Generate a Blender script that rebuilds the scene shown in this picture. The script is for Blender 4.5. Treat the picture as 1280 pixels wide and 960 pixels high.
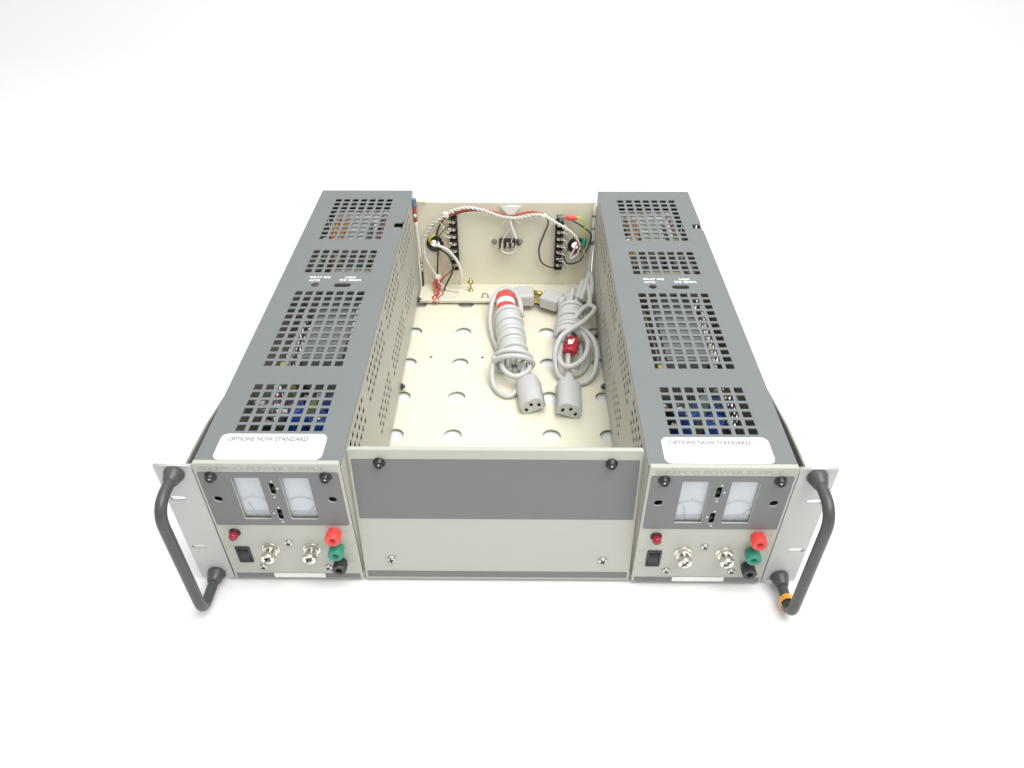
import bpy, bmesh, math, random
from mathutils import Matrix, Vector, noise
random.seed(7)
MM = 0.001
for o in list(bpy.data.objects):
    bpy.data.objects.remove(o, do_unlink=True)
SC = bpy.context.scene
COL = SC.collection

# ------------------------------------------------------------------ camera
cam_d = bpy.data.cameras.new('camera')
cam_d.sensor_width = 36.0
cam_d.lens = 915.14 / 1280 * 36.0
cam_d.clip_start = 0.02
cam_d.clip_end = 50
cam = bpy.data.objects.new('camera', cam_d)
COL.objects.link(cam)
PITCH, YAW, ROLL = 0.69173, -0.01131, -0.00304
cp, sp, cy, sy = math.cos(PITCH), math.sin(PITCH), math.cos(YAW), math.sin(YAW)
fw = Vector((sy * cp, cy * cp, -sp)); rt = Vector((cy, -sy, 0)); up = rt.cross(fw)
cr, sr = math.cos(ROLL), math.sin(ROLL)
rt, up = cr * rt + sr * up, cr * up - sr * rt
cam.matrix_world = Matrix(((rt.x, up.x, -fw.x, 0.01654), (rt.y, up.y, -fw.y, -0.35773),
                           (rt.z, up.z, -fw.z, 0.50686), (0, 0, 0, 1)))
SC.camera = cam

# ------------------------------------------------------------------ world and lamps (white photo booth)
W = bpy.data.worlds.new('World'); SC.world = W; W.use_nodes = True
nt = W.node_tree; bg = nt.nodes['Background']
tc = nt.nodes.new('ShaderNodeTexCoord'); sep = nt.nodes.new('ShaderNodeSeparateXYZ')
rmp = nt.nodes.new('ShaderNodeValToRGB')
nt.links.new(tc.outputs['Generated'], sep.inputs[0])
nt.links.new(sep.outputs['Z'], rmp.inputs[0])
rmp.color_ramp.elements[0].position = 0.0; rmp.color_ramp.elements[0].color = (0.42, 0.43, 0.44, 1)
rmp.color_ramp.elements[1].position = 0.8; rmp.color_ramp.elements[1].color = (1.0, 1.0, 0.99, 1)
nt.links.new(rmp.outputs[0], bg.inputs[0])
bg.inputs[1].default_value = 0.78

def area(name, loc, target, size, watts, color=(1, 1, 1)):
    l = bpy.data.lights.new(name, 'AREA'); l.shape = 'SQUARE'; l.size = size; l.energy = watts; l.color = color
    o = bpy.data.objects.new(name, l); COL.objects.link(o); o.location = loc
    o.rotation_euler = (Vector(target) - Vector(loc)).to_track_quat('-Z', 'Y').to_euler()
    return o
area('softbox_lamp', (0.5, -0.25, 1.72), (0, 0.25, 0.05), 1.4, 35, (1.0, 0.99, 0.97))
area('backdrop_fill', (0.0, 1.5, 2.6), (0, 1.75, 0.0), 1.6, 13, (1.0, 1.0, 0.99))  # unseen fill light added to brighten the far backdrop

SC.view_settings.view_transform = 'Standard'
SC.view_settings.look = 'None'
SC.view_settings.exposure = 0.0
SC.view_settings.gamma = 1.0

# ------------------------------------------------------------------ materials
def mat(name, col, rough=0.5, metal=0.0, var=0.0, vscale=60.0, bump=0.0, bscale=900.0, spec=0.5, coat=0.0, dirt=None, emis=None):
    m = bpy.data.materials.new(name); m.use_nodes = True
    t = m.node_tree; b = t.nodes['Principled BSDF']
    b.inputs['Base Color'].default_value = (*col, 1); b.inputs['Roughness'].default_value = rough
    b.inputs['Metallic'].default_value = metal; b.inputs['Specular IOR Level'].default_value = spec
    b.inputs['Coat Weight'].default_value = coat
    co = t.nodes.new('ShaderNodeTexCoord')
    if var > 0:
        n = t.nodes.new('ShaderNodeTexNoise'); n.inputs['Scale'].default_value = vscale; n.inputs['Detail'].default_value = 5
        t.links.new(co.outputs['Object'], n.inputs['Vector'])
        mx = t.nodes.new('ShaderNodeMix'); mx.data_type = 'RGBA'
        mx.inputs[6].default_value = (*[c * (1 - var) for c in col], 1)
        d2 = dirt or [min(1, c * (1 + var)) for c in col]
        mx.inputs[7].default_value = (*d2, 1)
        t.links.new(n.outputs['Fac'], mx.inputs[0]); t.links.new(mx.outputs[2], b.inputs['Base Color'])
        mr = t.nodes.new('ShaderNodeMapRange'); mr.inputs[3].default_value = max(0, rough - 0.08); mr.inputs[4].default_value = rough + 0.08
        t.links.new(n.outputs['Fac'], mr.inputs[0]); t.links.new(mr.outputs[0], b.inputs['Roughness'])
    if bump > 0:
        n2 = t.nodes.new('ShaderNodeTexNoise'); n2.inputs['Scale'].default_value = bscale; n2.inputs['Detail'].default_value = 3
        t.links.new(co.outputs['Object'], n2.inputs['Vector'])
        bp = t.nodes.new('ShaderNodeBump'); bp.inputs['Strength'].default_value = bump; bp.inputs['Distance'].default_value = 0.0004
        t.links.new(n2.outputs['Fac'], bp.inputs['Height']); t.links.new(bp.outputs[0], b.inputs['Normal'])
    return m

M = dict(
    table=mat('white_table', (0.90, 0.90, 0.90), 0.55, spec=0.2),
    paint=mat('light_grey_paint', (0.495, 0.505, 0.45), 0.42, var=0.03, vscale=40, bump=0.12),
    earpaint=mat('pale_grey_paint', (0.55, 0.565, 0.545), 0.4, var=0.03, vscale=40, bump=0.1),
    band=mat('dark_grey_paint', (0.185, 0.190, 0.189), 0.45, var=0.04, vscale=50, bump=0.12),
    cover=mat('blue_grey_paint', (0.182, 0.199, 0.201), 0.5, var=0.04, vscale=25, bump=0.15),
    side=mat('dull_zinc_sheet', (0.49, 0.48, 0.425), 0.5, var=0.10, vscale=14),
    tray=mat('cream_chromate_sheet', (0.80, 0.775, 0.635), 0.45, var=0.05, vscale=10),
    bracket=mat('dull_steel_sheet', (0.22, 0.22, 0.20), 0.5, var=0.1, vscale=20),
    grip=mat('black_satin_plastic', (0.072, 0.077, 0.076), 0.33, var=0.06, vscale=80, bump=0.15, bscale=1500),
    black=mat('black_plastic', (0.02, 0.021, 0.022), 0.35),
    postblack=mat('soft_black_plastic', (0.035, 0.037, 0.037), 0.35),
    blackm=mat('black_oxide_steel', (0.05, 0.05, 0.05), 0.3, metal=0.6),
    void=mat('recess_shade', (0.008, 0.008, 0.008), 0.9),  # near-black colour stands in for the shade inside slots, holes and sockets
    chrome=mat('nickel_plate', (0.80, 0.78, 0.72), 0.16, metal=1.0, var=0.05, vscale=200),
    steel=mat('bright_steel', (0.72, 0.71, 0.68), 0.28, metal=1.0),
    red=mat('red_plastic', (0.85, 0.075, 0.06), 0.4),
    darkred=mat('dark_red_lens', (0.36, 0.02, 0.035), 0.2),
    green=mat('green_plastic', (0.035, 0.30, 0.20), 0.4),
    ink=mat('grey_ink', (0.37, 0.375, 0.345), 0.6),
    faint_ink=mat('faint_ink', (0.52, 0.52, 0.53), 0.7),
    text_ink=mat('pale_ink', (0.22, 0.22, 0.23), 0.7),
    white=mat('white_plastic', (0.85, 0.85, 0.83), 0.4),
    sticker=mat('white_label_stock', (0.90, 0.90, 0.90), 0.5),
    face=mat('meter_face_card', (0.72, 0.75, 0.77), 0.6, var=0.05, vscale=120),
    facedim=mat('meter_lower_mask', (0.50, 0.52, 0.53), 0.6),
    scale=mat('meter_scale_ink', (0.46, 0.48, 0.51), 0.6),
    cord=mat('light_grey_vinyl', (0.60, 0.61, 0.605), 0.42, var=0.04, vscale=60),
    plug=mat('grey_vinyl_moulding', (0.56, 0.57, 0.575), 0.42, var=0.03, vscale=60),
    brass=mat('brass_metal', (0.62, 0.50, 0.22), 0.3, metal=1.0),
    redtag=mat('red_paper_tag', (0.78, 0.09, 0.075), 0.45),
    crimson=mat('crimson_paper_tag', (0.50, 0.03, 0.045), 0.35),
    orange=mat('orange_tape', (0.95, 0.42, 0.06), 0.5),
    peach=mat('pale_tape_backing', (0.86, 0.58, 0.46), 0.5),
    wwhite=mat('white_wire', (0.82, 0.79, 0.74), 0.45, var=0.16, vscale=250, dirt=(0.9, 0.87, 0.83)),
    wblack=mat('black_wire', (0.045, 0.045, 0.04), 0.45),
    wred=mat('red_wire', (0.50, 0.09, 0.07), 0.45),
    wpink=mat('pink_wire', (0.72, 0.38, 0.30), 0.45),
    wyellow=mat('yellow_green_wire', (0.62, 0.62, 0.08), 0.45),
    wblue=mat('blue_sleeve', (0.12, 0.25, 0.42), 0.45),
    worange=mat('orange_wire', (0.75, 0.34, 0.05), 0.45),
    board=mat('circuit_board_green', (0.045, 0.07, 0.05), 0.5, var=0.25, vscale=150),
    lam=mat('transformer_steel', (0.30, 0.315, 0.31), 0.45, var=0.15, vscale=60),
    coil=mat('coil_paper', (0.45, 0.42, 0.30), 0.6, var=0.08, vscale=90),
    pale=mat('pale_green_casing', (0.52, 0.56, 0.50), 0.5, var=0.08, vscale=60),
    blue=mat('blue_capacitor_sleeve', (0.04, 0.13, 0.62), 0.3),
    yellow=mat('yellow_component', (0.68, 0.60, 0.20), 0.45),
    alu=mat('raw_aluminium', (0.62, 0.62, 0.60), 0.35, metal=0.8, var=0.05),
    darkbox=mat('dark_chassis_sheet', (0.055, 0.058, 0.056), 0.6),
    rubber=mat('black_rubber', (0.06, 0.06, 0.06), 0.7),
)
g = bpy.data.materials.new('clear_meter_window'); g.use_nodes = True
gt = g.node_tree; gt.nodes.remove(gt.nodes['Principled BSDF'])
tr = gt.nodes.new('ShaderNodeBsdfTransparent'); gl = gt.nodes.new('ShaderNodeBsdfGlossy'); mxs = gt.nodes.new('ShaderNodeMixShader')
gl.inputs['Roughness'].default_value = 0.06
tr.inputs[0].default_value = (0.96, 0.97, 0.98, 1)
lw = gt.nodes.new('ShaderNodeLayerWeight'); pw = gt.nodes.new('ShaderNodeMath'); pw.operation = 'MULTIPLY_ADD'; pw.inputs[1].default_value = 0.10; pw.inputs[2].default_value = 0.03
gt.links.new(lw.outputs['Facing'], pw.inputs[0]); gt.links.new(pw.outputs[0], mxs.inputs[0]); gt.links.new(tr.outputs[0], mxs.inputs[1]); gt.links.new(gl.outputs[0], mxs.inputs[2])
gt.links.new(mxs.outputs[0], gt.nodes['Material Output'].inputs[0])
M['glass'] = g

# ------------------------------------------------------------------ geometry helpers (all in millimetres)
XY = Matrix.Identity(4)
XZ = Matrix(((1, 0, 0, 0), (0, 0, -1, 0), (0, 1, 0, 0), (0, 0, 0, 1)))     # a->x  b->z  c->-y (towards the viewer)
YZ = Matrix(((0, 0, 1, 0), (1, 0, 0, 0), (0, 1, 0, 0), (0, 0, 0, 1)))      # a->y  b->z  c->x

def catmull(pts, n=8, closed=False):
    P = [Vector(p) for p in pts]
    if len(P) < 3:
        return P
    out = []
    N = len(P)
    rng = range(N) if closed else range(N - 1)
    for i in rng:
        p0 = P[(i - 1) % N] if closed or i > 0 else P[0] * 2 - P[1]
        p1 = P[i]; p2 = P[(i + 1) % N]
        p3 = P[(i + 2) % N] if closed or i + 2 < N else P[-1] * 2 - P[-2]
        for k in range(n):
            t = k / n
            out.append(0.5 * ((2 * p1) + (p2 - p0) * t + (2 * p0 - 5 * p1 + 4 * p2 - p3) * t * t + (3 * p1 - p0 - 3 * p2 + p3) * t ** 3))
    if not closed:
        out.append(P[-1])
    return out

class MB:
    def __init__(s):
        s.bm = bmesh.new()
    def _x(s, verts, xf):
        if xf is not None:
            bmesh.ops.transform(s.bm, matrix=xf, verts=verts)
    def box(s, x0, x1, y0, y1, z0, z1, bev=0.0, xf=None, seg=2):
        r = bmesh.ops.create_cube(s.bm, size=1.0)
        v = r['verts']
        bmesh.ops.transform(s.bm, matrix=Matrix.Translation(((x0 + x1) / 2, (y0 + y1) / 2, (z0 + z1) / 2)) @ Matrix.Diagonal((x1 - x0, y1 - y0, z1 - z0, 1)), verts=v)
        if bev > 0:
            e = list({e for q in v for e in q.link_edges})
            rr = bmesh.ops.bevel(s.bm, geom=e, offset=bev, segments=seg, affect='EDGES', profile=0.5)
            v = list({q for f in rr['faces'] for q in f.verts} | {q for q in v if q.is_valid})
        s._x(v, xf)
        return s
    def lathe(s, prof, seg=24, xf=None, smooth=True, sx=1.0):
        # prof: [(radius, height)] around local z
        rings = []
        for r, h in prof:
            if r <= 1e-6:
                rings.append([s.bm.verts.new((0, 0, h))])
            else:
                rings.append([s.bm.verts.new((sx * r * math.cos(2 * math.pi * k / seg), r * math.sin(2 * math.pi * k / seg), h)) for k in range(seg)])
        for a, b in zip(rings, rings[1:]):
            for k in range(seg):
                k2 = (k + 1) % seg
                if len(a) == 1 and len(b) == 1: continue
                if len(a) == 1: f = s.bm.faces.new((a[0], b[k2], b[k]))
                elif len(b) == 1: f = s.bm.faces.new((a[k], a[k2], b[0]))
                else: f = s.bm.faces.new((a[k], a[k2], b[k2], b[k]))
                f.smooth = smooth
        if len(rings[0]) > 1: s.bm.faces.new(list(reversed(rings[0])))
        if len(rings[-1]) > 1: s.bm.faces.new(rings[-1])
        s._x([v for r in rings for v in r], xf)
        return s
    def tube(s, pts, r, seg=10, smooth=8, closed=False, rfun=None):
        P = catmull(pts, smooth, closed) if smooth else [Vector(p) for p in pts]
        N = len(P)
        tan = []
        for i in range(N):
            if closed: t = P[(i + 1) % N] - P[(i - 1) % N]
            else: t = P[min(i + 1, N - 1)] - P[max(i - 1, 0)]
            tan.append(t.normalized() if t.length > 1e-9 else Vector((0, 0, 1)))
        u = tan[0].orthogonal().normalized()
        rings = []
        for i in range(N):
            u = (u - tan[i] * u.dot(tan[i])).normalized(); w = tan[i].cross(u)
            rad = r if rfun is None else r * rfun(i / max(1, N - 1))
            rings.append([s.bm.verts.new(P[i] + u * (rad * math.cos(2 * math.pi * k / seg)) + w * (rad * math.sin(2 * math.pi * k / seg))) for k in range(seg)])
        pr = list(zip(rings, rings[1:])) + ([(rings[-1], rings[0])] if closed else [])
        for a, b in pr:
            for k in range(seg):
                f = s.bm.faces.new((a[k], a[(k + 1) % seg], b[(k + 1) % seg], b[k])); f.smooth = True
        if not closed:
            s.bm.faces.new(list(reversed(rings[0]))); s.bm.faces.new(rings[-1])
        return s
    def plate(s, loops, c0, c1, frame=XY, bev=0.0, xf=None):
        # loops: first the outline, then holes; extruded from c0 to c1 along the frame's normal
        cu = bpy.data.curves.new('tmp', 'CURVE'); cu.dimensions = '2D'; cu.fill_mode = 'BOTH'
        cu.extrude = (c1 - c0) / 2 - bev; cu.bevel_depth = bev; cu.bevel_resolution = 1; cu.offset = -bev
        for lp in loops:
            sp_ = cu.splines.new('POLY'); sp_.points.add(len(lp) - 1); sp_.use_cyclic_u = True
            for p, q in zip(sp_.points, lp): p.co = (q[0], q[1], 0, 1)
        s._from_curve(cu, Matrix.Translation((0, 0, (c0 + c1) / 2)), frame, xf)
        return s
    def _from_curve(s, cu, pre, frame, xf):
        o = bpy.data.objects.new('tmp', cu); COL.objects.link(o)
        dg = bpy.context.evaluated_depsgraph_get(); dg.update()
        me = bpy.data.meshes.new_from_object(o.evaluated_get(dg))
        me.transform((xf or Matrix.Identity(4)) @ frame @ pre)
        s.bm.from_mesh(me)
        bpy.data.objects.remove(o); bpy.data.curves.remove(cu); bpy.data.meshes.remove(me)
    def text(s, body, a0, a1, b, h, c, frame=XY, xf=None, weight=0.0, thick=0.04, align='fit'):
        cu = bpy.data.curves.new('tmp', 'FONT'); cu.body = body; cu.size = 1.0; cu.extrude = 0.0; cu.offset = weight
        o = bpy.data.objects.new('tmp', cu); COL.objects.link(o)
        dg = bpy.context.evaluated_depsgraph_get(); dg.update()
        me = bpy.data.meshes.new_from_object(o.evaluated_get(dg))
        xs = [v.co.x for v in me.vertices]; ys = [v.co.y for v in me.vertices]
        x0, x1, y0, y1 = min(xs), max(xs), min(ys), max(ys)
        me.transform((xf or Matrix.Identity(4)) @ frame @ Matrix.Translation((a0, b, c)) @ Matrix.Diagonal(((a1 - a0) / (x1 - x0), h / (y1 - y0), 1, 1)) @ Matrix.Translation((-x0, -y0, 0)))
        s.bm.from_mesh(me)
        bpy.data.objects.remove(o); bpy.data.curves.remove(cu); bpy.data.meshes.remove(me)
        return s
    def build(s, name, m, parent=None, label=None, xf=None):
        if xf is not None: bmesh.ops.transform(s.bm, matrix=xf, verts=s.bm.verts[:])
        bmesh.ops.recalc_face_normals(s.bm, faces=s.bm.faces[:])
        bmesh.ops.scale(s.bm, vec=(MM, MM, MM), verts=s.bm.verts[:])
        me = bpy.data.meshes.new(name); s.bm.to_mesh(me); s.bm.free()
        me.materials.append(m)
        o = bpy.data.objects.new(name, me); COL.objects.link(o)
        if parent is not None: o.parent = parent
        if label: o['label'] = label
        return o

def rect(x0, x1, y0, y1, r=0.0, n=5):
    if r <= 0: return [(x0, y0), (x1, y0), (x1, y1), (x0, y1)]
    out = []
    for cx, cy_, a in ((x1 - r, y0 + r, -90), (x1 - r, y1 - r, 0), (x0 + r, y1 - r, 90), (x0 + r, y0 + r, 180)):
        for k in range(n + 1):
            t = math.radians(a + 90 * k / n); out.append((cx + r * math.cos(t), cy_ + r * math.sin(t)))
    return out
def circ(x, y, r, n=24, sy_=1.0):
    return [(x + r * math.cos(2 * math.pi * k / n), y + sy_ * r * math.sin(2 * math.pi * k / n)) for k in range(n)]
def at(x, y, z, rx=0, ry=0, rz=0):
    return Matrix.Translation((x, y, z)) @ Matrix.Rotation(math.radians(rz), 4, 'Z') @ Matrix.Rotation(math.radians(ry), 4, 'Y') @ Matrix.Rotation(math.radians(rx), 4, 'X')
def front(x, z, y=0):     # local z of a lathe points at the viewer
    return Matrix.Translation((x, y, z)) @ Matrix.Rotation(math.radians(90), 4, 'X')
def thing(name, label, cat, loc=(0, 0, 0), group=None):
    o = bpy.data.objects.new(name, None); COL.objects.link(o); o.empty_display_size = 0.02
    o.location = [c * MM for c in loc]; o['label'] = label; o['category'] = cat
    if group: o['group'] = group
    return o
def copy_tree(o, parent=None):
    c = o.copy(); COL.objects.link(c)
    if parent is not None: c.parent = parent
    for ch in list(o.children): copy_tree(ch, c)
    return c

# ------------------------------------------------------------------ setting: seamless white table sweep
prof = [(-6000, 0), (1500, 0)]
for k in range(1, 25):
    t = math.pi / 2 * k / 24; prof.append((1500 + 900 * math.sin(t), 900 - 900 * math.cos(t)))
prof.append((2400, 3000))
b = MB()
vv = [[b.bm.verts.new((x, y, z)) for x in (-12000, 12000)] for y, z in prof]
for p, q in zip(vv, vv[1:]):
    f = b.bm.faces.new((p[0], p[1], q[1], q[0])); f.smooth = True
sweep = b.build('table_surface', M['table']); sweep['kind'] = 'structure'

# ------------------------------------------------------------------ rack tray
rack = thing('rack_tray', 'wide open rack tray with black handles, blank front panel and loose wiring behind', 'rack tray')

# floor pan with round holes
holes = []
for cx in (-106.3, -48.6, 49.5, 106.8):
    for cyy in (110, 168.5, 227, 285, 344.5, 403):
        holes.append(circ(cx, cyy, 9.4, 28))
for x, y in ((-82, 296), (-24, 295.5), (26, 296)):
    holes.append(circ(x, y, 1.9, 12))
MB().plate([rect(-214, 214, 4, 454)] + holes, 3.4, 4.6, XY).build('floor_pan', M['tray'], rack)
# raised rear ledge the rear panel stands on
b = MB(); b.plate([rect(-106.6, 106.6, 401, 443)], 9.6, 11.0, XY, bev=0.4); b.box(-106.6, 106.6, 401.6, 403, 7.6, 9.5)
b.box(-106.6, 106.6, 436, 440, 4.7, 9.5)
b.build('rear_ledge', M['tray'], rack)
# rear panel with grommet holes
MB().plate([rect(-106.8, 106.8, 15.6, 126.6), circ(-86, 73, 6.2), circ(86.5, 71, 6.2)], -434, -432.4, XZ, bev=0.3).build('rear_panel', M['tray'], rack)

# blank front panel leaning back a little
TH = math.atan(15.6 / 132.5)
LEAN = Matrix.Translation((0, 0, 4)) @ Matrix.Rotation(-TH, 4, 'X') @ Matrix.Translation((0, 0, -4))
b = MB(); b.plate([rect(-106.9, 106.9, 4, 137.2, 2)], -4.0, 0.0, XZ, bev=0.7)
blank = b.build('front_panel', M['paint'], rack, xf=LEAN)
MB().plate([rect(-104.6, 104.6, 70.4, 128.4, 1.0)], 0.0, 0.25, XZ).build('dark_band', M['band'], blank, xf=LEAN)
MB().plate([rect(-104.8, 104.8, 6.6, 13.2)], 0.0, 0.25, XZ).build('bottom_strip', M['band'], blank, xf=LEAN)

def pan_screw(parent, x, z, r, m, xf=None, collar=True, rot=20, slot=M['void'], y=0.0):
    b = MB()
    h = r * 0.62
    prof = [(r, 0), (r, h * 0.45), (r * 0.86, h * 0.8), (r * 0.5, h), (0, h * 1.03)]
    b.lathe(prof, 20, front(x, z, y))
    s_ = b.build('screw', m, parent, xf=xf)
    c = MB(); w = r * 0.16; l = r * 0.62
    T = front(x, z, y) @ Matrix.Rotation(math.radians(rot), 4, 'Z')
    c.box(-l, l, -w, w, h * 0.82, h * 1.1, xf=T); c.box(-w, w, -l, l, h * 0.80, h * 1.09, xf=T)  # raised dark bars stand in for the shaded cross recess
    c.build('slot', slot, s_, xf=xf)
    return s_
def cap_screw(parent, x, z, xf=None, y=0.0):
    b = MB()
    b.lathe([(4.1, 0), (4.1, 0.8), (3.3, 0.9), (3.3, 3.6), (2.9, 4.1), (1.9, 4.1), (1.6, 2.6), (0, 2.6)], 24, front(x, z, y))
    s_ = b.build('screw', M['blackm'], parent, label='black screw head', xf=xf)
    MB().lathe([(1.2, 0), (1.2, 1.2), (0, 1.5)], 14, front(x, z, y - 2.4)).build('socket', M['steel'], s_, xf=xf)
    MB().lathe([(4.55, 0.0), (4.55, 0.4), (4.2, 0.5)], 24, front(x, z, y)).build('washer', M['blackm'], s_, xf=xf)
    return s_
for x in (-84.2, 84.2):
    cap_screw(rack, x, 125.3, LEAN, y=-0.25)
    pan_screw(rack, x, 26.5, 3.5, M['steel'], LEAN, rot=12 if x < 0 else 38)

# mounting ears, side brackets and handles
for s in (-1, 1):
    def sl(z): return rect(min(s * 227.3, s * 239), max(s * 227.3, s * 239), z - 2.5, z + 2.5, 2.4)
    lo, hi = sorted((s * 214.6, s * 241.3))
    MB().plate([rect(lo, hi, 4, 134.2), sl(99.5), sl(43)], -2.8, -0.2, XZ, bev=0.3).build('mounting_ear', M['earpaint'], rack)
    b = MB(); lo, hi = sorted((s * 217.6, s * 219.2))
    b.plate([[(2.9, 4.5), (2.9, 133.2), (18, 133.2), (48, 131.5), (98, 124), (101, 112), (101, 4.5)]], lo, hi, YZ, bev=0.2)
    b.build('side_bracket', M['bracket'], rack)
    hx = s * 227.2
    def arc(y0, z0, y1, z1, y2, z2, n=6):
        return [((1 - t) ** 2 * y0 + 2 * t * (1 - t) * y1 + t * t * y2, (1 - t) ** 2 * z0 + 2 * t * (1 - t) * z1 + t * t * z2) for t in [k / n for k in range(n + 1)]]
    pth = [(0, 127.3), (-12, 127.6)] + arc(-16, 127.6, -34.5, 127.6, -34.5, 108, 10) + [(-34.6, 90), (-34.8, 60), (-35, 34)] + arc(-35, 21, -35, 9.5, -25, 9.6, 8) + [(-14, 10.2), (0, 11)]
    h = MB().tube([(hx, y, z) for y, z in pth], 4.1, 20, smooth=0).build('handle', M['grip'], rack)
    for z in (127.4, 11.0):
        MB().lathe([(7.0, 0.1), (7.4, 1.2), (7.0, 3.0), (5.3, 8.5), (4.5, 10.2), (4.05, 10.4)], 28, front(hx, z)).build('ferrule', M['grip'], h)

for x in (-120, 120):
    for y in (14, 420):
        MB().lathe([(7.5, 0), (7.0, 6.3)], 20, at(x, y, 0.1)).build('foot', M['rubber'], rack)

FRONT_PARTS = set(rack.children) - {o for o in rack.children if o.name.startswith('rear_panel')}
# terminal blocks on the rear panel
def terminal_block(x0, x1, z0, z1, sx):
    b = MB(); b.box(x0, x1, 425.5, 432.3, z0, z1, 0.4)
    n = 7; p = (z1 - z0) / n
    for k in range(n + 1):
        b.box(x0, x1, 420.5, 426, z0 + p * k - 0.8 if k else z0, z0 + p * k + 0.8 if k < n else z1, 0.2)
    t = b.build('terminal_block', M['black'], rack)
    for k in range(n):
        z = z0 + p * (k + 0.5)
        c = MB(); c.lathe([(2.9, 0), (2.9, 1.0), (2.2, 1.8), (0, 2.1)], 14, front((x0 + x1) / 2, z, 424.3))
        c.box(x0 - 1.2 if sx < 0 else x0 + 2, x1 - 2 if sx < 0 else x1 + 1.2, 424.4, 425.4, z - 1.9, z + 1.9, xf=None)
        c.build('terminal_screw', M['chrome'], t)
    for z in (z0 - 3.2, z1 + 3.2):
        MB().box(x0 + 1.5, x1 - 1.5, 430.6, 432.3, z - 3.1, z + 3.1, 0.5).build('mounting_tab', M['bracket'], t)
        pan_screw_part = MB().lathe([(2.6, 0), (2.4, 1.3), (0, 2)], 12, front((x0 + x1) / 2, z, 430.6)).build('tab_screw', M['steel'], t)
terminal_block(-66.6, -57.2, 42.5, 110.5, -1)
terminal_block(60, 69.6, 43, 106, 1)

for k in range(6):
    z = 105 - 9.7 * k
    MB().tube([(-64, 423.5, z), (-69, 421.5, z + 1.5 - k % 2 * 3), (-74, 423, z + 6 - k * 0.6), (-77, 426, z + 11 - k * 2)], 0.65, 6, 6).build('wire', M['wwhite' if k % 3 else 'wpink'], rack, label='short thin wire at the terminal block')
    MB().tube([(66, 423.5, z - 3), (71, 421.5, z - 2), (74, 422, z - 6), (73.5, 425, z - 12)], 0.65, 6, 6).build('wire', M['wwhite'], rack, label='short thin wire at the terminal block')
# small three way connector in the middle
b = MB(); b.box(-7.5, 12.5, 424.5, 432.3, 71.5, 80.5, 0.5)
for x in (-7.5, -1.2, 5.2, 11.3): b.box(x, x + 1.3, 420.5, 425, 71.5, 80.5, 0.2)
t = b.build('centre_connector', M['black'], rack)
for x in (-3.6, 2.8, 9.0):
    MB().box(x - 1.9, x + 1.9, 423, 424.6, 73, 79, 0.4).build('contact', M['alu'], t)
for x in (-13.5, 18):
    MB().lathe([(3.2, 0), (3.0, 2), (1.4, 2.4), (1.4, 5), (0, 5.2)], 14, front(x, 76, 432.3)).build('mounting_screw', M['bracket'], t)

# grommets
for x, z in ((-86, 73), (86.5, 71)):
    b = MB(); pr = [(6.0, -3), (6.0, 2.6), (7.2, 3.8), (9.6, 3.4), (10.4, 2.0), (10.4, 0)]
    seg = 28; rings = []
    for r, h in pr: rings.append([b.bm.verts.new(front(x, z, 432.3) @ Vector((r * math.cos(2 * math.pi * k / seg), r * math.sin(2 * math.pi * k / seg), h))) for k in range(seg)])
    for p, q in zip(rings, rings[1:]):
        for k in range(seg):
            f = b.bm.faces.new((p[k], p[(k + 1) % seg], q[(k + 1) % seg], q[k])); f.smooth = True
    b.build('grommet', M['black'], rack)

# cable clip at the top of the rear panel
b = MB(); b.plate([[(-6.5, 124.4), (18.7, 124.4), (11, 113.5), (3, 113.5)]], -431, -427.5, XZ, bev=0.5)
clip = b.build('cable_clip', M['white'], rack, label='white triangular cable clip')
b = MB()
for p in ([(5, 425, 113), (-1, 424, 106), (-5, 425, 101)], [(8, 425, 113), (14, 424, 107), (18, 425, 103)], [(6, 425, 112), (3, 424, 104), (2, 425, 99)]):
    b.tube(p, 0.5, 6, 4)
b.build('tie_end', M['white'], clip)

def twist(pts, r, turns, m, name='wire', label=None, strands=2, wr=None):
    P = catmull(pts, 14); b = MB(); wr = wr or r * 0.95
    N = len(P)
    for s in range(strands):
        out = []
        for i, p in enumerate(P):
            t = (P[min(i + 1, N - 1)] - P[max(i - 1, 0)]).normalized()
            u = t.cross(Vector((0, 1, 0))).normalized(); w = t.cross(u)
            a = 2 * math.pi * (turns * i / (N - 1) + s / strands)
            out.append(p + u * (r * math.cos(a)) + w * (r * math.sin(a)))
        b.tube(out, wr, 7, smooth=0)
    return b.build(name, m, rack, label=label)
def wire(pts, r, m, label=None):
    return MB().tube(pts, r, 8, 8).build('wire', m, rack, label=label)
main = [(-86, 424, 33), (-95, 425, 48), (-99, 426, 67), (-97, 426, 85), (-87, 425, 102), (-71, 424, 114), (-59, 423, 122), (-43, 423, 125), (-24, 423, 121), (-10, 424, 115), (4, 424, 111.5), (19, 424, 112), (35, 423, 116), (46, 423, 114.5), (59, 420, 108), (75, 421, 97), (86, 423, 84), (91, 425, 70)]
twist(main[3:], 1.1, 24, M['wwhite'], label='twisted white wire')
twist([(-96, 426.5, 85), (-86, 426, 101), (-70, 425, 113), (-58, 424.5, 120.5), (-43, 424.5, 123.5), (-24, 424.5, 119.5), (-10, 425, 113.5)], 1.0, 9, M['wred'], label='thin red wire wound through the white bundle', strands=1, wr=0.55)
twist([(20, 425, 111), (35, 424.5, 114.5), (46, 424.5, 113), (59, 422, 106.5), (75, 423, 95.5), (86, 424, 82)], 1.0, 8, M['wblack'], label='thin black wire wound through the white bundle', strands=1, wr=0.5)
wire([(-97, 426, 88), (-101, 425, 74), (-99, 424, 58), (-92, 423, 44), (-86, 421, 34)], 0.6, M['wwhite'], 'thin white wire')
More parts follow.
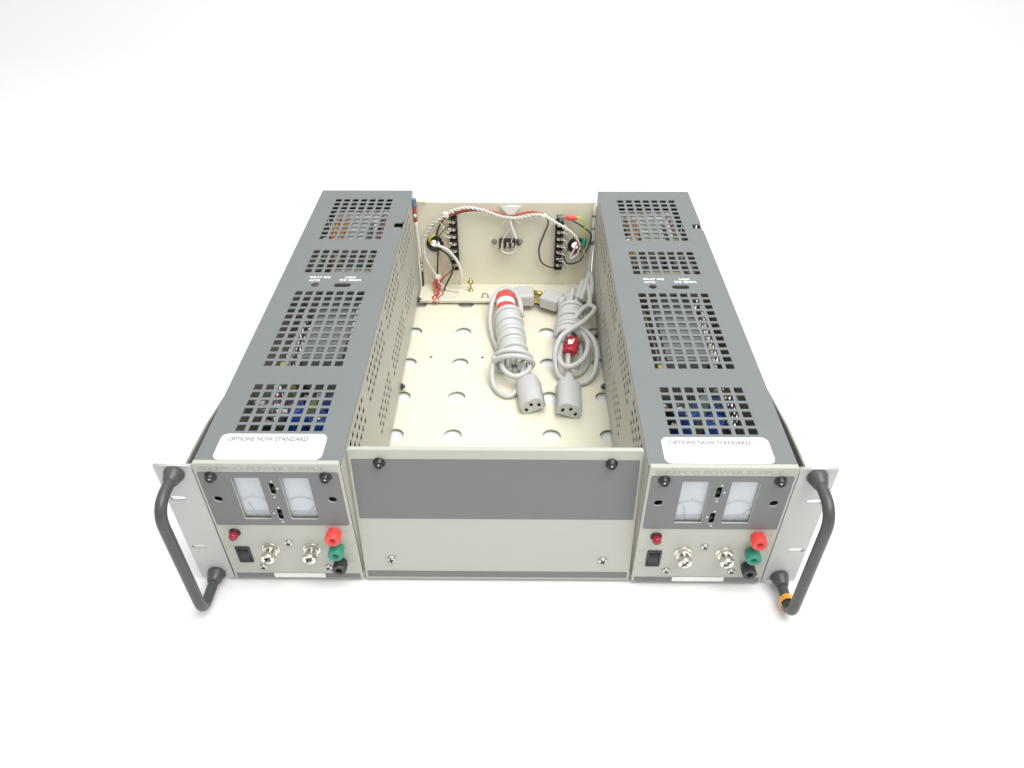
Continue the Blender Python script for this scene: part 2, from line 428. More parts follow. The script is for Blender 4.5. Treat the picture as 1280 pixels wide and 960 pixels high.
wire([(88, 424, 78), (95, 423, 70), (96, 423, 60), (90, 424, 55), (82, 423, 58), (78, 424, 66)], 0.6, M['wwhite'], 'thin white wire')
wire([(-62, 421, 104), (-72, 420, 98), (-79, 424, 88), (-85, 427, 80)], 0.6, M['wblack'], 'thin black wire')
twist(main[:4], 0.8, 9, M['wwhite'], label='thin twisted white wire')
wire([(-66, 424, 113), (-53, 425, 119), (-33, 426, 121), (-16, 426, 119), (0, 427, 114)], 1.2, M['wred'], 'red wire')
wire([(-64, 426, 112), (-50, 427, 117.5), (-33, 427.5, 119), (-14, 427, 117)], 0.9, M['wblack'], 'black wire')
wire([(8, 427, 112), (17, 426, 115.5), (31, 425.5, 118.5), (45, 425, 116.5)], 1.2, M['wred'], 'red wire')
wire([(-69, 425, 113), (-79, 428, 98), (-83, 429, 84), (-82, 421, 66), (-84, 425, 47), (-86, 424, 28), (-87, 420, 16)], 1.05, M['wblack'], 'black wire')
wire([(-80, 421, 72), (-69, 421, 62), (-65, 418, 48), (-67, 418, 38), (-75, 416, 22), (-77, 415, 16)], 1.05, M['wblack'], 'black wire')
twist([(-84, 420, 78), (-71, 418, 73), (-61, 417, 61), (-56, 417, 49), (-55, 418, 35), (-57, 420, 22)], 1.1, 12, M['wwhite'], label='twisted white wire')
wire([(-81, 423, 67), (-79, 424, 51), (-76, 424, 39), (-81, 423, 26), (-84, 420, 16)], 0.9, M['wpink'], 'pink wire')
wire([(-61, 419, 49), (-71, 420, 38), (-80, 421, 27), (-83, 415, 16.4)], 0.9, M['wred'], 'red wire')
wire([(-86, 421, 33), (-81, 418, 24), (-70, 414, 18), (-58, 410, 17.2), (-63, 402, 16.4), (-76, 400, 16.4)], 0.8, M['wwhite'], 'thin white wire')
wire([(-84, 427, 88), (-90, 426, 84), (-92, 427, 79), (-89, 430, 75)], 1.3, M['wyellow'], 'yellow green wire')
b = MB()
for k in range(6):
    x = -84 + random.uniform(-4, 4)
    b.tube([(x, 420, 30), (x + random.uniform(-4, 4), 417, 22), (x + random.uniform(-4, 4), 408, 16.5), (x + random.uniform(-5, 5), 400, 16.2), (x + random.uniform(-3, 3), 391, 14)], 0.75, 6, 6)
b.build('wire_tails', M['wred'], rack, label='bunch of red wire ends')
MB().box(-87.5, -80.5, 418, 424, 30, 35, 1.2).build('cable_tie', M['wwhite'], rack)
MB().box(-73, -66, 421, 426, 112, 119, 1.5).build('cable_tie', M['white'], rack)
MB().lathe([(2.2, -3), (2.6, 0), (2.2, 3)], 12, at(46, 423, 114.5, ry=70)).build('cable_tie', M['white'], rack)
wire([(49, 424, 112), (51, 426, 103), (46, 427, 87), (41, 427, 69), (44, 427, 51), (53, 426, 44.5), (60, 424, 44)], 0.95, M['wblack'], 'black wire')
wire([(67, 424, 111), (81, 424, 107), (95, 424, 98), (103, 425, 88), (99, 424, 69), (90, 423, 54), (77, 424, 50), (72, 425, 58), (76, 427, 69)], 0.95, M['wblack'], 'black wire')
wire([(80, 424, 112), (89, 424, 111.5), (94, 424, 104), (95, 424, 86), (93, 423, 68)], 1.1, M['wyellow'], 'yellow green wire')
wire([(90, 421, 73), (87, 421, 64), (79, 420, 60), (84, 421, 73), (88, 422, 81)], 1.2, M['wwhite'], 'white wire')
wire([(85, 421, 84), (88, 420, 78), (87, 421, 70), (84, 424, 64)], 0.9, M['wred'], 'red wire')
wire([(68, 424, 111), (74, 423, 109), (80, 423, 107)], 0.8, M['wwhite'], 'white wire')
MB().lathe([(1.4, 0), (2.8, 2), (2.9, 8), (2.0, 12), (1.0, 14)], 14, at(71, 423, 112.5, ry=95)).build('wire_connector', M['red'], rack, label='red wire connector')
MB().lathe([(1.4, 0), (2.8, 2), (3.4, 9), (2.2, 14), (1.0, 15)], 14, at(96, 423, 86, ry=190)).build('wire_connector', M['green'], rack, label='green wire connector')
MB().box(64, 70, 421, 426, 108, 114, 1).build('ring_terminal', M['bracket'], rack)
twist([(6, 425, 112), (7, 423, 103), (10, 422, 94), (14, 421, 84)], 0.9, 7, M['wwhite'], label='twisted white wire')
MB().tube([(14, 421, 86), (14.6, 421, 80), (16, 423, 76)], 1.6, 8, 4).build('wire_sleeve', M['wblack'], rack, label='black sleeve')
wire([(5, 425, 111), (6, 424, 99), (-1, 423, 87), (-4, 422, 79)], 0.6, M['wwhite'], 'thin white wire')
wire([(7, 424, 100), (9, 423, 90), (7, 422, 79)], 0.6, M['wwhite'], 'thin white wire')
wire([(13, 421, 78), (11, 420, 69), (3, 420, 66.5), (-4, 420, 70), (-4, 421, 78)], 0.8, M['wwhite'], 'white wire')

# sleeved leads standing at the two rear corners
MB().tube([(-106.2, 426, 106), (-105.2, 426, 80), (-104.3, 426, 54)], 1.9, 10, 4).build('sleeved_lead', M['wwhite'], rack)
MB().tube([(-105.8, 426, 126), (-106.2, 426, 117), (-106.2, 426, 106)], 2.2, 10, 4).build('sleeved_lead', M['wred'], rack, label='red sleeved lead')
MB().lathe([(1.8, 0), (1.9, 3), (1.2, 4)], 10, at(-106.2, 424.5, 112)).build('crimp', M['white'], rack)
MB().tube([(-106, 427, 134), (-105.8, 427, 130), (-105.8, 426, 125)], 2.6, 10, 4).build('sleeved_lead', M['wblue'], rack, label='blue sleeved lead')
wire([(-104.8, 427, 130), (-99, 428, 129.6), (-93, 431, 127)], 0.8, M['wyellow'], 'yellow green wire')
b = MB()
for z in (50, 44, 38): b.lathe([(1.7, 0), (2.0, 2), (1.5, 4.4)], 10, at(-104.2, 426, z))
b.build('crimp', M['steel'], rack)
wire([(-104.2, 426, 54), (-103.9, 427, 40), (-104, 427, 24), (-104.6, 427, 15.5)], 1.2, M['wblack'], 'black wire')
MB().tube([(105.7, 427, 126), (105.3, 427, 90), (104.6, 427, 60), (103.4, 426, 30)], 2.0, 10, 4).build('sleeved_lead', M['white'], rack)
for z, r in ((112, 2.6), (96, 2.4), (78, 2.5), (75, 2.5), (28, 2.3)):
    MB().lathe([(r, 0), (r, 2.2)], 12, at(104.9 if z > 70 else 103.5, 427, z)).build('lead_band', M['bracket'], rack)

# little fasteners on the ledge and in the corners of the pan
b = MB(); b.lathe([(3.0, 0), (3.0, 1.2), (1.3, 1.4), (1.3, 11), (3.4, 11.5), (3.4, 14), (1.5, 14.5), (1.5, 18), (0, 18.2)], 14, at(-43.5, 416, 15.4))
b.build('standoff_post', M['brass'], rack)
b = MB(); b.tube([(-29, 400, 15), (-28, 400, 20), (-25, 400, 22), (-22, 400, 20), (-21, 400, 15)], 0.7, 6, 5); b.build('wire_saddle', M['bracket'], rack)
for o in rack.children:
    if o not in FRONT_PARTS: o.location = (0, 8 * MM, -4.4 * MM)   # everything carried by the rear panel
for x, y in ((-104.4, 237), (-104.2, 404), (104.5, 238), (104.3, 330)):
    s_ = -1 if x < 0 else 1
    b = MB(); b.lathe([(3.6, 0), (3.6, 1.6), (2.2, 2.2), (2.0, 4.0), (0, 4.2)], 6, Matrix.Translation((s_ * 107.6, y, 10.5)) @ Matrix.Rotation(math.radians(-90 * s_), 4, 'Y'), smooth=False)
    b.build('side_bolt', M['blackm'], rack)

# ------------------------------------------------------------------ power supply module (local x = 0 at the middle of its panel)
def make_module():
    mod = thing('power_supply_module', '', 'power supply', (0, 0, 0), 'power supply modules in the rack tray')
    L, R, D, ZT = -52.7, 52.7, 447.0, 134.4
    # perforated top cover
    hl = []
    c0 = -32.4; pitch = 9.72; hs = 6.7
    for y0, y1, n in ((329.5, 424.5, 10), (262.3, 306.3, 5), (114.3, 228.2, 12), (36.4, 90.6, 6)):
        py = (y1 - y0 - hs) / (n - 1)
        for j in range(n):
            for i in range(7):
                hl.append(rect(c0 + pitch * i, c0 + pitch * i + hs, y0 + py * j, y0 + py * j + hs, 0.5, 2))
    hl.append(circ(-17.0, 239.6, 3.7, 20)); hl.append(rect(1.2, 17.4, 235.8, 242.4, 3.2))
    outline = [(L, 3), (R, 3), (R, 352), (R - 1.6, 352), (R - 1.6, 356), (R - 10, 356), (R - 10, 366), (R - 1.6, 366), (R - 1.6, 370), (R, 370), (R, D), (L, D)]
    cov = MB().plate([outline] + hl, ZT - 1.4, ZT, XY, bev=0.25).build('cover', M['cover'], mod)
    c = MB()
    c.text('RELAY ADJ', -24.6, -4.8, 250.6, 4.0, ZT + 0.08, XY, weight=0.045); c.text('ACTS', -24.6, -13.8, 245.6, 3.4, ZT + 0.08, XY, weight=0.045)
    c.text('O-POINT', 9.5, 20.5, 250.8, 3.4, ZT + 0.08, XY, weight=0.045); c.text('TIME  SENSOR', 4.4, 26.2, 246.0, 3.4, ZT + 0.08, XY, weight=0.045)
    c.build('lettering', M['white'], cov)
    # label with its heading
    st = MB().plate([rect(-40.2, 37.8, 6.4, 33.0, 5.0)], ZT + 0.02, ZT + 0.18, XY).build('sticker', M['sticker'], mod)
    c = MB(); c.text('OPTIONS NOW STANDARD', -34.5, 24.2, 25.2, 4.5, ZT + 0.24, XY, weight=0.035)
    c.build('lettering', M['text_ink'], st)
    c = MB()
    for x0, x1, y in ((-32, -26, 11.2), (6, 14, 11.0), (-24, -12, 13.6), (22, 34, 8.6)): c.plate([rect(x0, x1, y, y + 0.7)], ZT + 0.19, ZT + 0.24, XY)
    c.build('print_mark', M['faint_ink'], st)
    # perforated zinc sides
    for s in (-1, 1):
        hl = []
        for zc in (101, 112, 123):
            for y0, n in ((34.2, 6), (111.4, 9), (216.6, 9), (322.5, 9)):
                for j in range(n): hl.append((y0 + 9.9 * j, zc))
        for zc in (43.3, 53.3, 63.3):
            for y0, n in ((132.5, 7), (218, 9), (326, 7)):
                for j in range(n): hl.append((y0 + 9.9 * j, zc))
        q = 2.95
        hl = [rect(y - q, y + q, z - q, z + q) for y, z in hl]
        lo, hi = sorted((s * 52.0, s * 52.6))
        MB().plate([rect(3.2, D - 0.5, 9, ZT - 1.6)] + hl, lo, hi, YZ).build('side_sheet', M['side'], mod)
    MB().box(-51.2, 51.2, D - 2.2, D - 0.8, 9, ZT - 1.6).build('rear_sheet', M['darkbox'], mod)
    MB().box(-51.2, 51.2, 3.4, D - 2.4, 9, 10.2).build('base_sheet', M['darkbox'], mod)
    # innards seen through the perforations
    bd = MB().box(-46, 46, 6, 120, 58, 59.6).build('circuit_board', M['board'], mod)
    for x, y, r, h in ((-7, 90, 9.5, 53), (15, 82, 8, 48), (22, 104, 7.5, 48), (-26, 62, 7, 28)):
        cap = MB().lathe([(r, 0), (r, h - 1.5), (r - 1, h), (r - 2, h - 0.6), (0, h - 0.6)], 24, at(x, y, 59.6)).build('capacitor', M['blue'], mod, label='blue capacitor')
        MB().lathe([(r - 2.2, 0), (0, 0.2)], 20, at(x, y, 59.6 + h - 0.5)).build('capacitor_top', M['alu'], cap)
    MB().box(0, 9, 96, 106, 59.6, 104, 1).build('component', M['yellow'], mod, label='yellow component')
    MB().box(8, 16, 104, 112, 59.6, 108, 1).build('component', M['white'], mod, label='white component')
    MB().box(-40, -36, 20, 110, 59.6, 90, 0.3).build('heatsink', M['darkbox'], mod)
    b = MB()
    for k in range(12): b.box(-14, 22, 152 + 9.6 * k, 158.5 + 9.6 * k, 60, 114, 0.3)
    b.box(-13, 21, 150, 268, 58, 111)
    b.build('transformer', M['lam'], mod)
    MB().tube([(27, 140, 112), (26, 180, 118), (27, 215, 122), (30, 250, 120)], 1.4, 8, 6).build('lead', M['wwhite'], mod, label='white lead')
    MB().tube([(-24, 130, 118), (-22, 165, 114), (-25, 200, 117), (-24, 230, 112)], 0.8, 8, 6).build('lead', M['coil'], mod, label='tan lead')
    MB().box(-26, -19, 128, 137, 70, 122, 1).build('component', M['yellow'], mod, label='yellow component')
    b2 = MB().box(30, 46, 130, 270, 66, 68).build('circuit_board', M['board'], mod)
    for k in range(7):
        y = 140 + k * 18 + random.uniform(-3, 3)
        MB().lathe([(2.2, -4.5), (2.2, 4.5)], 10, at(37 + random.uniform(-2, 2), y, 76, ry=90, rz=random.uniform(-40, 40))).build('component', M['pale'] if k % 3 else M['wred'], mod)
    MB().box(-16, 25, 268, 300, 58, 118, 1.5).build('coil', M['coil'], mod)
    MB().box(27, 33, 262, 312, 90, 124, 0.5).build('mounting_strip', M['alu'], mod)
    MB().box(-34, -22, 262, 300, 80, 112, 1).build('component', M['alu'], mod)
    MB().box(-12, 13, 338, 392, 60, 126, 1.5).build('relay', M['pale'], mod)
    b = MB()
    for x in (-29, -22, -2, 8, 20, 26):
        b.lathe([(3.4, 0), (3.4, 5), (1.6, 6), (0, 6.4)], 12, at(x + random.uniform(-2, 2), 412 + random.uniform(-8, 8), 118))
    b.box(-34, 34, 400, 424, 112, 118)
    b.build('terminal_strip', M['white'], mod)
    for k, (mm_, x) in enumerate(((M['worange'], -24), (M['worange'], -19), (M['wyellow'], -21), (M['wred'], -27), (M['wblack'], 20), (M['wred'], 27), (M['wwhite'], 24), (M['wpink'], -15))):
        MB().tube([(x, 330, 100), (x + random.uniform(-4, 4), 355, 124 - k % 3 * 4), (x + random.uniform(-5, 5), 385, 127 - k % 3 * 3), (x + random.uniform(-6, 6), 408, 120)], 1.5, 8, 6).build('lead', mm_, mod)
    rr = random.Random(3)
    for k in range(44):
        x, y, z = rr.uniform(-36, 36), rr.choice((rr.uniform(312, 425), rr.uniform(300, 345), rr.uniform(60, 105))), rr.uniform(108, 129)
        m_ = M[rr.choice(('white', 'white', 'white', 'alu', 'coil', 'pale', 'wred', 'board', 'yellow', 'lam'))]
        if rr.random() < 0.5:
            MB().lathe([(1.6, -4), (2.2, -3.4), (2.2, 3.4), (1.6, 4)], 10, at(x, y, z, ry=90, rz=rr.uniform(0, 180))).build('component', m_, mod)
        else:
            MB().box(-3, 3, -2.2, 2.2, -6, 2, 0.5, xf=at(x, y, z, rz=rr.uniform(0, 180))).build('component', m_, mod)
    MB().box(17, 34, 336, 378, 70, 116, 1).build('component', M['coil'], mod)

    # front panel with its openings
    win = [(-27.4, -7.3), (7.6, 28.0)]; w0, w1 = 77.6, 122.6
    hp = [rect(a, b_, w0, w1, 0.8, 3) for a, b_ in win] + [circ(-42, 99.6, 3.2, 20), circ(42, 99.6, 3.2, 20), rect(-2.0, 2.0, 104.5, 117.0, 1.4, 4), rect(-2.0, 2.0, 76.6, 89.0, 1.4, 4)]
    def grow(lp, d):
        cx = sum(p[0] for p in lp) / len(lp); cz = sum(p[1] for p in lp) / len(lp)
        return [(p[0] + (d if p[0] > cx else -d), p[1] + (d if p[1] > cz else -d)) for p in lp]
    pan = MB().plate([rect(-52.4, 52.4, 4, 137.0, 1.8)] + hp, -1.8, 0.0, XZ, bev=0.6).box(-51.6, 51.6, 1.2, 4.0, 134.8, 136.7, 0.3).build('front_panel', M['paint'], mod)
    MB().plate([rect(-50.4, 50.4, 70.8, 128.6, 1.6)] + [grow(h_, 0.2) for h_ in hp], 0.0, 0.25, XZ).build('dark_band', M['band'], pan)
    b = MB(); b.plate([rect(-50.2, 50.2, 5.2, 10.6)], 0.0, 0.2, XZ); b.build('bottom_strip', M['band'], pan)
    MB().plate([rect(-19.8, 21.8, 5.5, 10.9, 0.8)], 0.22, 0.4, XZ).build('sticker', M['sticker'], pan)
    b = MB()
    b.text('KEPCO POWER SUPPLY', -41.0, 41.5, 130.2, 3.8, 0.05, XZ, weight=0.012)
    b.plate([circ(-45.3, 132.2, 2.9, 24, 0.75), circ(-45.3, 132.2, 2.0, 24, 0.72)], 0.0, 0.08, XZ)
    b.plate([[(-46.6, 131.2), (-45.9, 131.2), (-44.3, 133.2), (-45.0, 133.2)]], 0.0, 0.08, XZ)
    b.text('+', 46.3, 48.9, 62.6, 2.6, 0.05, XZ); b.text('-', 46.3, 48.7, 26.6, 0.7, 0.05, XZ)
    b.plate([rect(46.3, 49, 45.3, 46.0)], 0.0, 0.06, XZ)
    b.plate([rect(-50, -45.2, 43.6, 44.2)], 0.0, 0.06, XZ); b.plate([rect(-49, -45.2, 27.6, 28.2)], 0.0, 0.06, XZ)
    b.build('lettering', M['ink'], pan)
    # meters
    for k, (a, e) in enumerate(win):
        cx = (a + e) / 2
        mt = MB().box(a - 1, e + 1, 3.4, 4.4, w0 - 1, w1 + 1).build('meter', M['face'], mod, label='panel meter with pale scale')
        b = MB()
        pts = [(cx + 14 * math.sin(t), 3.3, w0 + 3 + 18.0 * math.cos(t)) for t in [math.radians(-36 + 72 * i / 14) for i in range(15)]]
        b.tube(pts, 0.22, 5, 0)
        for i in range(11):
            t = math.radians(-34 + 6.8 * i); r0, r1 = 18.0, 20.5 if i % 5 else 22
            p = [(cx + 14 / 18 * r * math.sin(t), 3.3, w0 + 3 + r * math.cos(t)) for r in (r0, r1)]
            b.tube(p, 0.17, 4, 0)
        b.build('scale', M['scale'], mt)
        b = MB(); tl = math.radians(-20 if k == 0 else 42)
        b.tube([(cx - 1, 2.9, w0 - 1), (cx + 25 * math.sin(tl) * 0.55, 2.9, w0 + 17 * math.cos(tl))], 0.25, 5, 0)
        b.build('needle', M['scale'], mt)
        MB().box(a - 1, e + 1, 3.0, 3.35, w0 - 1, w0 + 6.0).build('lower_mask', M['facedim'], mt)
        MB().box(a - 0.6, e + 0.6, 1.9, 2.4, w0 - 0.6, w1 + 0.6).build('window', M['glass'], mt)
    # screwdriver trimmers between the meters
    for z in (110.8, 82.8):
        tb = MB().box(-3, 3, 3.4, 8, z - 7, z + 7).build('trimmer', M['void'], mod)
        MB().lathe([(1.7, 0), (1.7, 2.0), (0, 2.2)], 14, front(0, z - 1, 3.4)).build('adjuster', M['blackm'], tb)
    b = MB()
    for x, z in ((4, 112), (1, 119.4), (-4, 85), (0.5, 91.2), (0, 102.5), (0.5, 75.0)):
        b.plate([[(x - 1, z - 0.9), (x + 1, z - 0.9), (x, z + 0.9)]], 0.26, 0.32, XZ)
    b.build('trim_mark', M['white'], pan)
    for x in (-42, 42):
        MB().box(x - 4.5, x + 4.5, 4.2, 5.0, 95, 104.2).build('backing', M['void'], mod)  # black plate added behind each hole to stand in for the shade within
    cap_screw(mod, -41, 124.4, y=-0.25); cap_screw(mod, 41, 124.4, y=-0.25)
    # indicator lamp
    b = MB(); b.lathe([(4.4, 0), (4.4, 1.0), (3.8, 1.5)], 24, front(-39.0, 62)); lp = b.build('indicator_lamp', M['blackm'], mod, label='dark bezel of the red lamp')
    MB().lathe([(3.4, 0.8), (3.4, 5.2), (2.8, 6.4), (1.4, 6.9), (0, 7.0)], 24, front(-39.0, 62)).build('lens', M['darkred'], lp)
    # rocker switch
    sw = MB().plate([rect(-43.4, -32.2, 25.6, 44.6, 0.8, 3), rect(-42.0, -33.6, 27.4, 42.8)], 0.02, 1.2, XZ, bev=0.25).build('rocker_switch', M['black'], mod)
    b = MB(); b.plate([[(-0.1, 27.5), (-2.6, 28.5), (-0.6, 35), (-0.4, 42.6), (2, 42.6), (2, 27.5)]], -41.9, -33.7, YZ); b.build('rocker', M['black'], sw)
    # two nickel plated lock bushings
    for x in (-15.6, 16.6):
        n = MB().lathe([(7.0, 0.1), (7.0, 0.6), (6.5, 0.7)], 28, front(x, 41.8)).build('shaft_lock', M['chrome'], mod)
        MB().lathe([(6.3, 0.7), (6.3, 3.4), (5.2, 3.8)], 6, front(x, 41.8) @ Matrix.Rotation(0.3, 4, 'Z'), smooth=False).build('nut', M['chrome'], n)
        MB().lathe([(4.5, 3.4), (4.5, 6.8), (5.4, 7.2), (5.4, 10.4), (4.8, 11.0), (2.6, 11.0), (2.4, 9.2), (0, 9.2)], 28, front(x, 41.8)).build('collar', M['chrome'], n)
        b = MB(); b.box(-4.6, 4.6, -0.45, 0.45, 10.4, 11.12, xf=front(x, 41.8) @ Matrix.Rotation(0.9, 4, 'Z'))
        b.build('slot', M['blackm'], n)
    pan_screw(mod, 0, 49.8, 3.1, M['steel'], rot=30)
    pan_screw(mod, -26, 19.4, 3.0, M['steel'], rot=10); pan_screw(mod, 26, 19.2, 3.0, M['steel'], rot=50)
    # binding posts
    for (x, z, m_, lb, seg) in ((37.6, 63.0, M['red'], 'red binding post', 28), (37.0, 44.6, M['green'], 'green binding post', 28), (37.2, 26.6, M['black'], 'black binding post', 6)):
        bp = MB().lathe([(5.0, 0.05), (5.0, 1.5), (3.2, 1.6), (3.2, 2.2), (5.6, 2.3), (5.9, 3.2), (5.9, 8.6), (5.4, 9.4), (2.7, 9.4), (2.5, 6.0), (0, 6.0)], seg if seg > 6 else 8, front(x, z), smooth=seg > 6).build('binding_post', m_ if seg > 6 else M['postblack'], mod, label=lb)
        MB().lathe([(2.4, 6.2), (0, 6.25)], 16, front(x, z)).build('socket', M['void'], bp)
    return mod

left = make_module()
left.location.x = -161.2 * MM
left['label'] = 'perforated grey power supply in the left bay, nearer the handle without tape'
right = copy_tree(left)
right.location = (160.9 * MM, -1.2 * MM, -0.0003)
right['label'] = 'perforated grey power supply in the right bay, nearer the handle with orange tape'

# ------------------------------------------------------------------ power cords lying in the tray
RC = 2.95
def helix(a, b_, r, turns, n=18, jit=1.0, flat=0.92):
    a, b_ = Vector(a), Vector(b_); ax = (b_ - a); u = Vector((-ax.y, ax.x, 0)).normalized(); out = []
    N = int(turns * n)
    for i in range(N + 1):
        t = i / N; an = 2 * math.pi * turns * t
        rr = r + jit * math.sin(an * 0.37 + 1)
        out.append(a + ax * t + u * (rr * math.cos(an)) + Vector((0, 0, 1)) * (rr * flat * math.sin(an)))
    return out
def plug(parent, xf):
    b = MB(); b.box(-24, 0, -12, 12, -8, 8, 3.0, xf=xf, seg=3)
    b.lathe([(7, -30), (8.5, -26), (9, -23)], 18, xf @ Matrix.Rotation(math.radians(90), 4, 'Y'))
    p = b.build('plug', M['plug'], parent)
    for y in (-6.3, 6.3):
        MB().box(0, 14, y - 0.75, y + 0.75, -5.5, 1.0, 0.3, xf=xf).build('prong', M['brass'], p)
    MB().lathe([(2.4, 0), (2.4, 12), (1.4, 16), (0, 16.5)], 12, xf @ Matrix.Translation((0, 0, 4.5)) @ Matrix.Rotation(math.radians(90), 4, 'Y')).build('ground_pin', M['brass'], p)
def connector(parent, xf, L=42):
    # local: -y is the open face, x across, z up
    sec = [(-12.2, -8.2), (12.2, -8.2), (12.2, 3.2), (7.4, 8.2), (-7.4, 8.2), (-12.2, 3.2)]
    b = MB(); b.plate([sec], 0, L, XZ, bev=0.9, xf=xf @ Matrix.Translation((0, L, 0)))
    b.lathe([(8.5, -6), (7.2, 2), (5.4, 10), (4.2, 20), (3.4, 24)], 18, xf @ Matrix.Translation((0, L, -0.5)) @ Matrix.Rotation(math.radians(-90), 4, 'X'))
    c = b.build('connector', M['plug'], parent)
    for x, z in ((-7, -1.8), (0, 2.2), (7, -1.8)):
        MB().box(x - 1.5, x + 1.5, -0.12, 2, z - 2.0, z + 2.0, xf=xf).build('socket', M['void'], c)  # near-black blocks stand in for the shaded contact openings
def tag(parent, a, b_, r, name='warning_tag', m=None, crush=0.0):
    # a paper tag rolled round the cord, printed red over white
    a, b_ = Vector(a), Vector(b_)
    q = (b_ - a).to_track_quat('Z', 'Y').to_matrix().to_4x4(); L = (b_ - a).length
    t = MB().lathe([(r + 0.25 * math.sin(k * 1.9), L * k / 8) for k in range(9)], 26, Matrix.Translation(a) @ q, sx=1.25)
    if crush:
        for v in t.bm.verts: v.co += Vector(noise.noise_vector(v.co * 0.31)) * crush
    t = t.build(name, m or M['redtag'], parent, label='red and white paper tag')
    return t, Matrix.Translation(a) @ q, L

ox, oy = 8, 300
cord1 = thing('coiled_power_cord', 'tightly coiled grey power cord left in the tray, red tag at its rear', 'power cord', (0, 3.5, 4.9), 'power cords in the tray')
up8 = -8   # things are placed at z = 8, so their geometry is lowered by the same amount
def Z(pts): return [(x, y, z + up8) for x, y, z in pts]
b = MB()
b.tube(helix((4, 350, 25 + up8), (11.5, 270, 25 + up8), 13.2, 12.5), RC, 10, smooth=0)
for k in range(6):
    a = k * math.pi / 3; rr = 6.4
    b.tube([(1 + rr * math.cos(a), 376, 25 + up8 + rr * math.sin(a)), (6 + rr * math.cos(a), 340, 24 + up8 + rr * math.sin(a)), (11 + rr * math.cos(a + .4), 276, 24 + up8 + rr * math.sin(a + .4)), (12 + rr * math.cos(a + .8), 256, 22 + up8 + rr * math.sin(a + .8))], RC, 8, 6)
b.tube(Z([(-6, 296, 14), (-13, 322, 13), (-17, 348, 18), (-15.5, 376, 25), (-9, 393, 29), (1, 399, 31), (12, 392, 30), (18, 376, 27), (20, 352, 22)]), RC, 10, 8)
b.tube(Z([(-9, 262, 32), (-12, 250, 22), (-10, 238, 13), (-3, 226, 11.4), (6, 221, 11.4), (14, 227, 12), (19, 238, 16), (21, 250, 19), (23, 262, 20)]), RC, 10, 8)
b.tube(Z([(-1, 264, 28), (-1, 252, 27), (4, 243, 25), (13, 238, 24), (22, 241, 25), (28, 249, 25), (28, 264, 26)]), RC, 10, 8)
b.tube(Z([(11 + 21 * math.cos(t), 258 - 6 * math.sin(t), 25 + 15.5 * math.sin(t)) for t in [2 * math.pi * k / 14 for k in range(14)]]), RC, 10, 6, closed=True)
b.tube(Z([(10 + 20 * math.cos(t), 266 - 4 * math.sin(t), 25 + 15.5 * math.sin(t)) for t in [2 * math.pi * k / 14 for k in range(14)]]), RC, 10, 6, closed=True)
b.tube(Z([(4, 372, 22), (2, 386, 21), (5, 396, 21), (14, 397, 21)]), RC, 8, 6)
b.build('cord', M['cord'], cord1)
plug(cord1, at(35, 395.5, 22.6 + up8, rz=2))
connector(cord1, at(30.5, 197, 18.6 + up8, ry=-24, rz=7), 40)
t, X, L = tag(cord1, Vector((0, 389, 27 + up8)), Vector((3.2, 346, 26 + up8)), 8.6)
MB().lathe([(8.95, L * 0.30), (9.05, L * 0.42), (9.0, L * 0.54)], 26, X, sx=1.25).build('white_field', M['sticker'], t)

cord2 = thing('coiled_power_cord', 'loosely looped grey power cord beside right tray wall, red tag inside loops', 'power cord', (0, 3.5, 4.9), 'power cords in the tray')
b = MB()
b.tube(helix((79, 362, 24.5 + up8), (71, 306, 24.5 + up8), 12.6, 8.5), RC, 10, smooth=0)
for k in range(6):
    a = k * math.pi / 3; rr = 6.2
    b.tube([(86 + 1.3 * rr * math.cos(a), 392, 31 + up8 + rr * math.sin(a)), (79 + rr * math.cos(a), 360, 24 + up8 + rr * math.sin(a)), (71 + rr * math.cos(a), 308, 23 + up8 + rr * math.sin(a)), (68 + rr * math.cos(a), 296, 21 + up8 + rr * math.sin(a))], RC, 8, 6)
b.tube(Z([(86, 372, 34), (91, 392, 38), (95, 402, 40), (99, 392, 40), (101, 372, 34), (99, 354, 28)]), RC, 10, 8)
b.tube(Z([(90, 372, 32), (98, 396, 42), (102, 410, 46), (104.2, 402, 44), (103.5, 384, 38), (98, 364, 28)]), RC, 10, 8)
b.tube(Z([(79, 326, 36), (92, 350, 36), (101, 354, 36), (103.6, 342, 38), (90, 315, 42), (74, 297, 43), (63, 287, 40), (56.5, 273, 32), (56.5, 262, 22), (60, 252, 15), (66, 245, 14)]), RC, 10, 8)
b.tube(Z([(66, 316, 18), (74, 324, 26), (83, 322, 30), (92, 312, 30), (100, 299, 27), (102.6, 280, 22), (99, 258, 16), (91, 246, 12), (80, 242, 11.4), (72, 246, 14)]), RC, 10, 8)
b.tube(Z([(76, 322, 24), (88, 310, 28), (93, 290, 28), (87, 265, 28), (74, 251, 28), (64, 254, 27), (61, 271, 26), (65, 296, 24)]), RC, 10, 8)
b.tube(Z([(71, 298, 22), (71, 280, 22), (70, 262, 19), (68, 246, 18)]), RC, 10, 8)
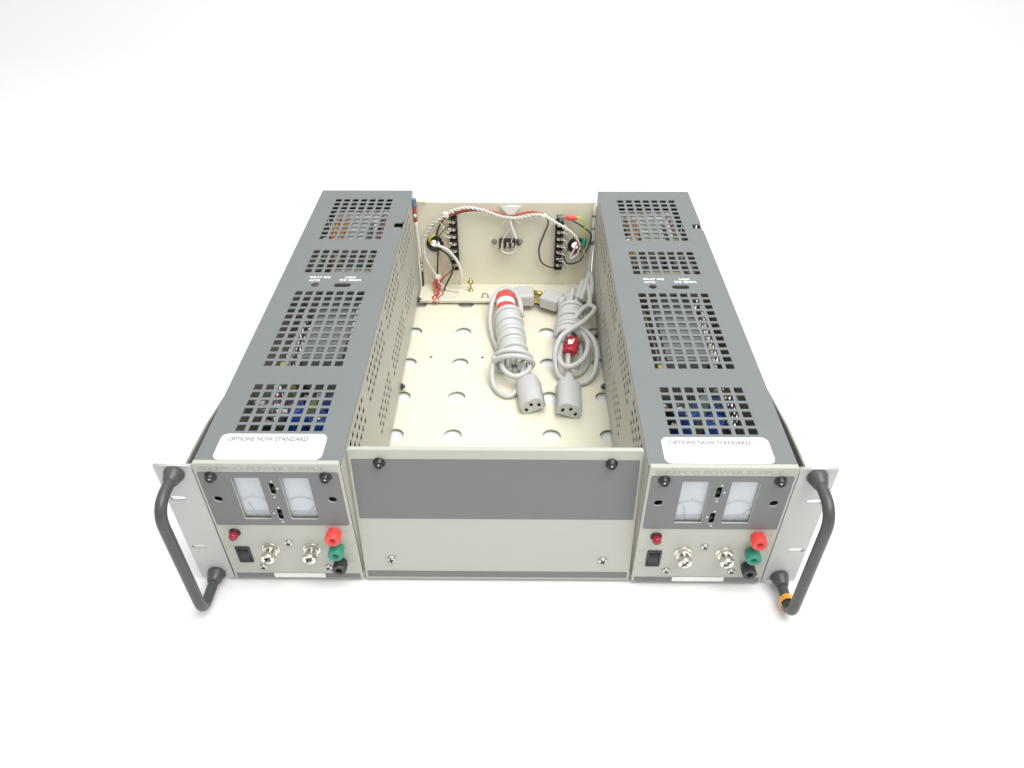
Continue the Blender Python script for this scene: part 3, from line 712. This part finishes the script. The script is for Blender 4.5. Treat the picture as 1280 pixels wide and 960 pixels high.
b.tube(Z([(95, 300, 14), (92, 274, 12), (82, 258, 12), (70, 252, 14)]), RC, 10, 8)
b.tube(Z([(88, 312, 13), (86, 290, 12), (80, 270, 12)]), RC, 10, 8)
b.tube(Z([(66, 378, 21), (72, 372, 20), (77, 364, 20)]), RC, 10, 8)
b.build('cord', M['cord'], cord2)
plug(cord2, at(46, 392.5, 22.6 + up8, rz=152))
connector(cord2, at(68.5, 190, 18.6 + up8, ry=22, rz=-2), 42)
t, X, L = tag(cord2, Vector((77, 300, 27 + up8)), Vector((72.5, 278, 25 + up8)), 5.9, m=M['crimson'], crush=2.6)
MB().plate([[(-3, 6), (4, 9), (3, 17), (-2, 15)]], 7.0, 7.3, Matrix.Rotation(math.radians(90), 4, 'X'), xf=X @ Matrix.Rotation(math.radians(180), 4, 'Z')).build('white_field', M['sticker'], t)

# ------------------------------------------------------------------ tape loop on the right handle
tp = thing('tape_loop', 'orange tape loop with pale backing hanging on the lower end of the right handle', 'tape', (227.2, -24, 1))
def band(a0, a1, r, w, th, name, m, n=30, sz=1.0):
    b = MB(); rings = []
    for k in range(n + 1):
        a = math.radians(a0 + (a1 - a0) * k / n)
        c_, s_ = math.cos(a), math.sin(a)
        rings.append([b.bm.verts.new((rr * c_, yy, 8.0 + sz * rr * s_)) for rr, yy in ((r, -w), (r, w), (r + th, w), (r + th, -w))])
    for p, q in zip(rings, rings[1:]):
        for k in range(4):
            f = b.bm.faces.new((p[k], p[(k + 1) % 4], q[(k + 1) % 4], q[k])); f.smooth = False
    b.bm.faces.new(rings[0]); b.bm.faces.new(list(reversed(rings[-1])))
    return b.build(name, m, tp, xf=Matrix.Translation((0, 0, 8)) @ Matrix.Rotation(math.radians(-8), 4, 'Z') @ Matrix.Rotation(math.radians(-16), 4, 'X') @ Matrix.Translation((0, 0, -8)))
band(-25, 195, 5.2, 2.6, 0.6, 'outer_band', M['orange'], sz=1.3)
band(195, 350, 5.3, 1.8, 0.5, 'backing', M['peach'], sz=1.42)
